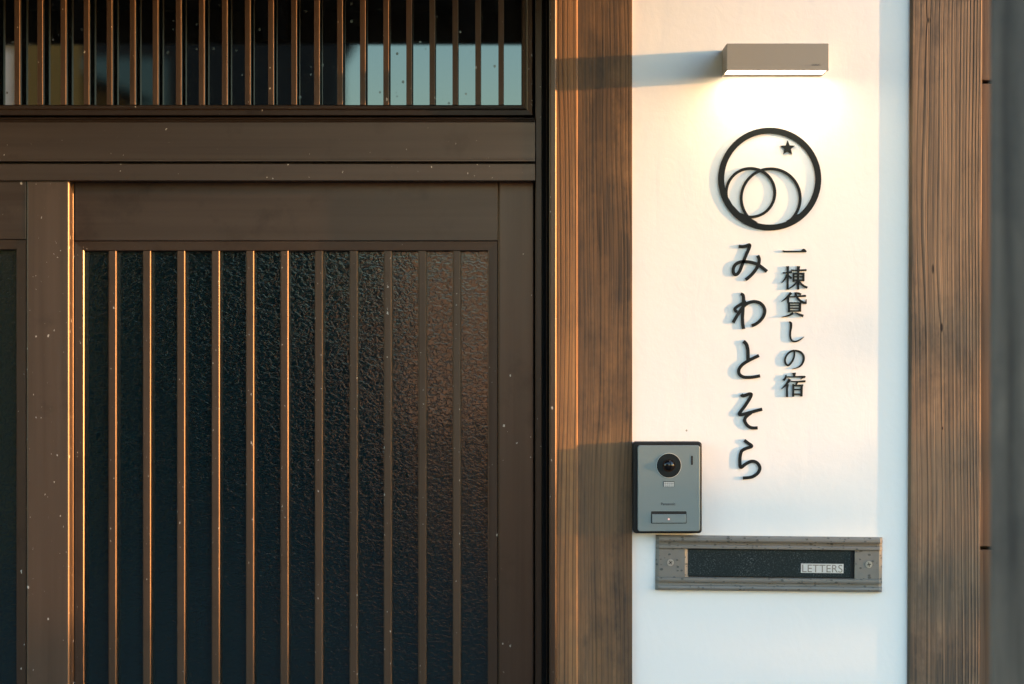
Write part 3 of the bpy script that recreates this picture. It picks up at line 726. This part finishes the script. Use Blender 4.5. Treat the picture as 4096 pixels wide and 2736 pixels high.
prism('tile_cap', [(a0.x - .05, 2.421), (a0.x + 4.25, 2.421), (a0.x + 4.25, 2.52), (a0.x - .05, 2.52)], a0.y - 0.22, a0.y + 0.22, M_ROOFT, mw)
mw.rotation_euler = (0, 0, math.radians(-42))

bf = thing('glow_screen', 'dark board screen added to hide the horizon glow between house and mud wall', 'fence', (-1.2, -17, 0))  # added screen; keeps the yellow horizon sky out of the door glass
for i in range(22):
    xx = -3.4 + i * 0.2
    box('board', xx, xx + 0.19, -17.0, -16.97, 0.05, 2.75 + random.uniform(-.01, .01), M_DARKWOOD, bf)
for zz in (0.5, 2.3): box('rail', -3.4, 1.0, -17.06, -17.001, zz, zz + 0.08, M_DARKWOOD, bf)

# ------------------------------------------------------------------ garden tree that dapples the low sun
TD = 7.0
def tpoint(px, py, dt=0.0, side=0.0):
    b = Vector((PX(px), 0.0, PZ(py))); p = b + sun_dir * ((TD + dt) / sun_dir.x)
    return p + Vector((0.139, 0.99, 0)) * side
tb = tpoint(3000, 1368); tree = thing('garden_tree', 'leafy garden tree standing beside the lane in the low sun', 'tree', (tb.x, tb.y + 0.25, 0))
def tube(pts, rad, n=8):
    V = []; F = []
    for i, p in enumerate(pts):
        for k in range(n):
            a = 2 * math.pi * k / n; V.append((p[0] + rad[i] * math.cos(a), p[1] + rad[i] * math.sin(a), p[2]))
    for i in range(len(pts) - 1):
        for k in range(n): F.append((i * n + k, i * n + (k + 1) % n, (i + 1) * n + (k + 1) % n, (i + 1) * n + k))
    return V, F
bx_, by_ = tb.x, tb.y + 0.25
geo = [tube([(bx_, by_, 0), (bx_ + .02, by_, 0.5), (bx_ - .02, by_ + .04, 1.1), (bx_ + .03, by_ + .1, 1.9), (bx_, by_ + .12, 2.6)], [0.07, 0.055, 0.045, 0.03, 0.01])]
for i in range(14):
    z = 0.6 + i * 0.13; a = random.uniform(0, 6.28)
    geo.append(tube([(bx_, by_ + .03, z), (bx_ + .3 * math.cos(a), by_ + .3 * math.sin(a), z + .15), (bx_ + .6 * math.cos(a), by_ + .6 * math.sin(a), z + .38)], [0.02, 0.012, 0.004], 5))
V, F = join_geo(geo); obj('trunk', V, F, M_BARK, tree)
LV = []; LF = []
def leaf(c, s):
    a = random.uniform(0, 6.28); b = random.uniform(-1.2, 1.2)
    d = Vector((math.cos(a) * math.cos(b), math.sin(a) * math.cos(b), math.sin(b))); e = d.orthogonal().normalized()
    e = Matrix.Rotation(random.uniform(0, 6.28), 3, d) @ e
    i = len(LV)
    for q in (c - d * s, c - e * s * .45, c + d * s, c + e * s * .45): LV.append(tuple(q))
    LF.append((i, i + 1, i + 2, i + 3))
def clump(px, py, n, rx, rz, s=0.035, depth=0.25, side=0.0):
    for _ in range(n):
        p = tpoint(px, py, random.uniform(-depth, depth), side + random.gauss(0, rx)); p.z += random.gauss(0, rz); leaf(p, s * random.uniform(.6, 1.3))
# sprays that reach up in front of the sun, and the dense lower crown
SPRAYS = [(3900, 1290, 13, .006, .016), (3950, 1850, 24, .006, .022), (2300, 2050, 26, .009, .02), (2420, 2300, 30, .010, .012), (3350, 2060, 20, .010, .012), (3800, 2330, 40, .01, .03), (2900, 2420, 30, .02, .02)]
for a in SPRAYS: clump(*a)
for _ in range(1700):
    p = tpoint(random.uniform(1000, 4200), random.uniform(2440, 4400), random.uniform(-.4, .4), random.gauss(0, .18)); leaf(p, random.uniform(.025, .05))
for _ in range(2200):
    a = random.uniform(0, 6.28); r = random.uniform(0.12, 0.85); z = random.uniform(0.7, 2.9)
    leaf(Vector((bx_ + r * math.cos(a), by_ + 0.55 + abs(r * math.sin(a)) * 0.7 , z)), random.uniform(.03, .055))
obj('crown', LV, LF, M_LEAF, tree)['kind'] = 'stuff'
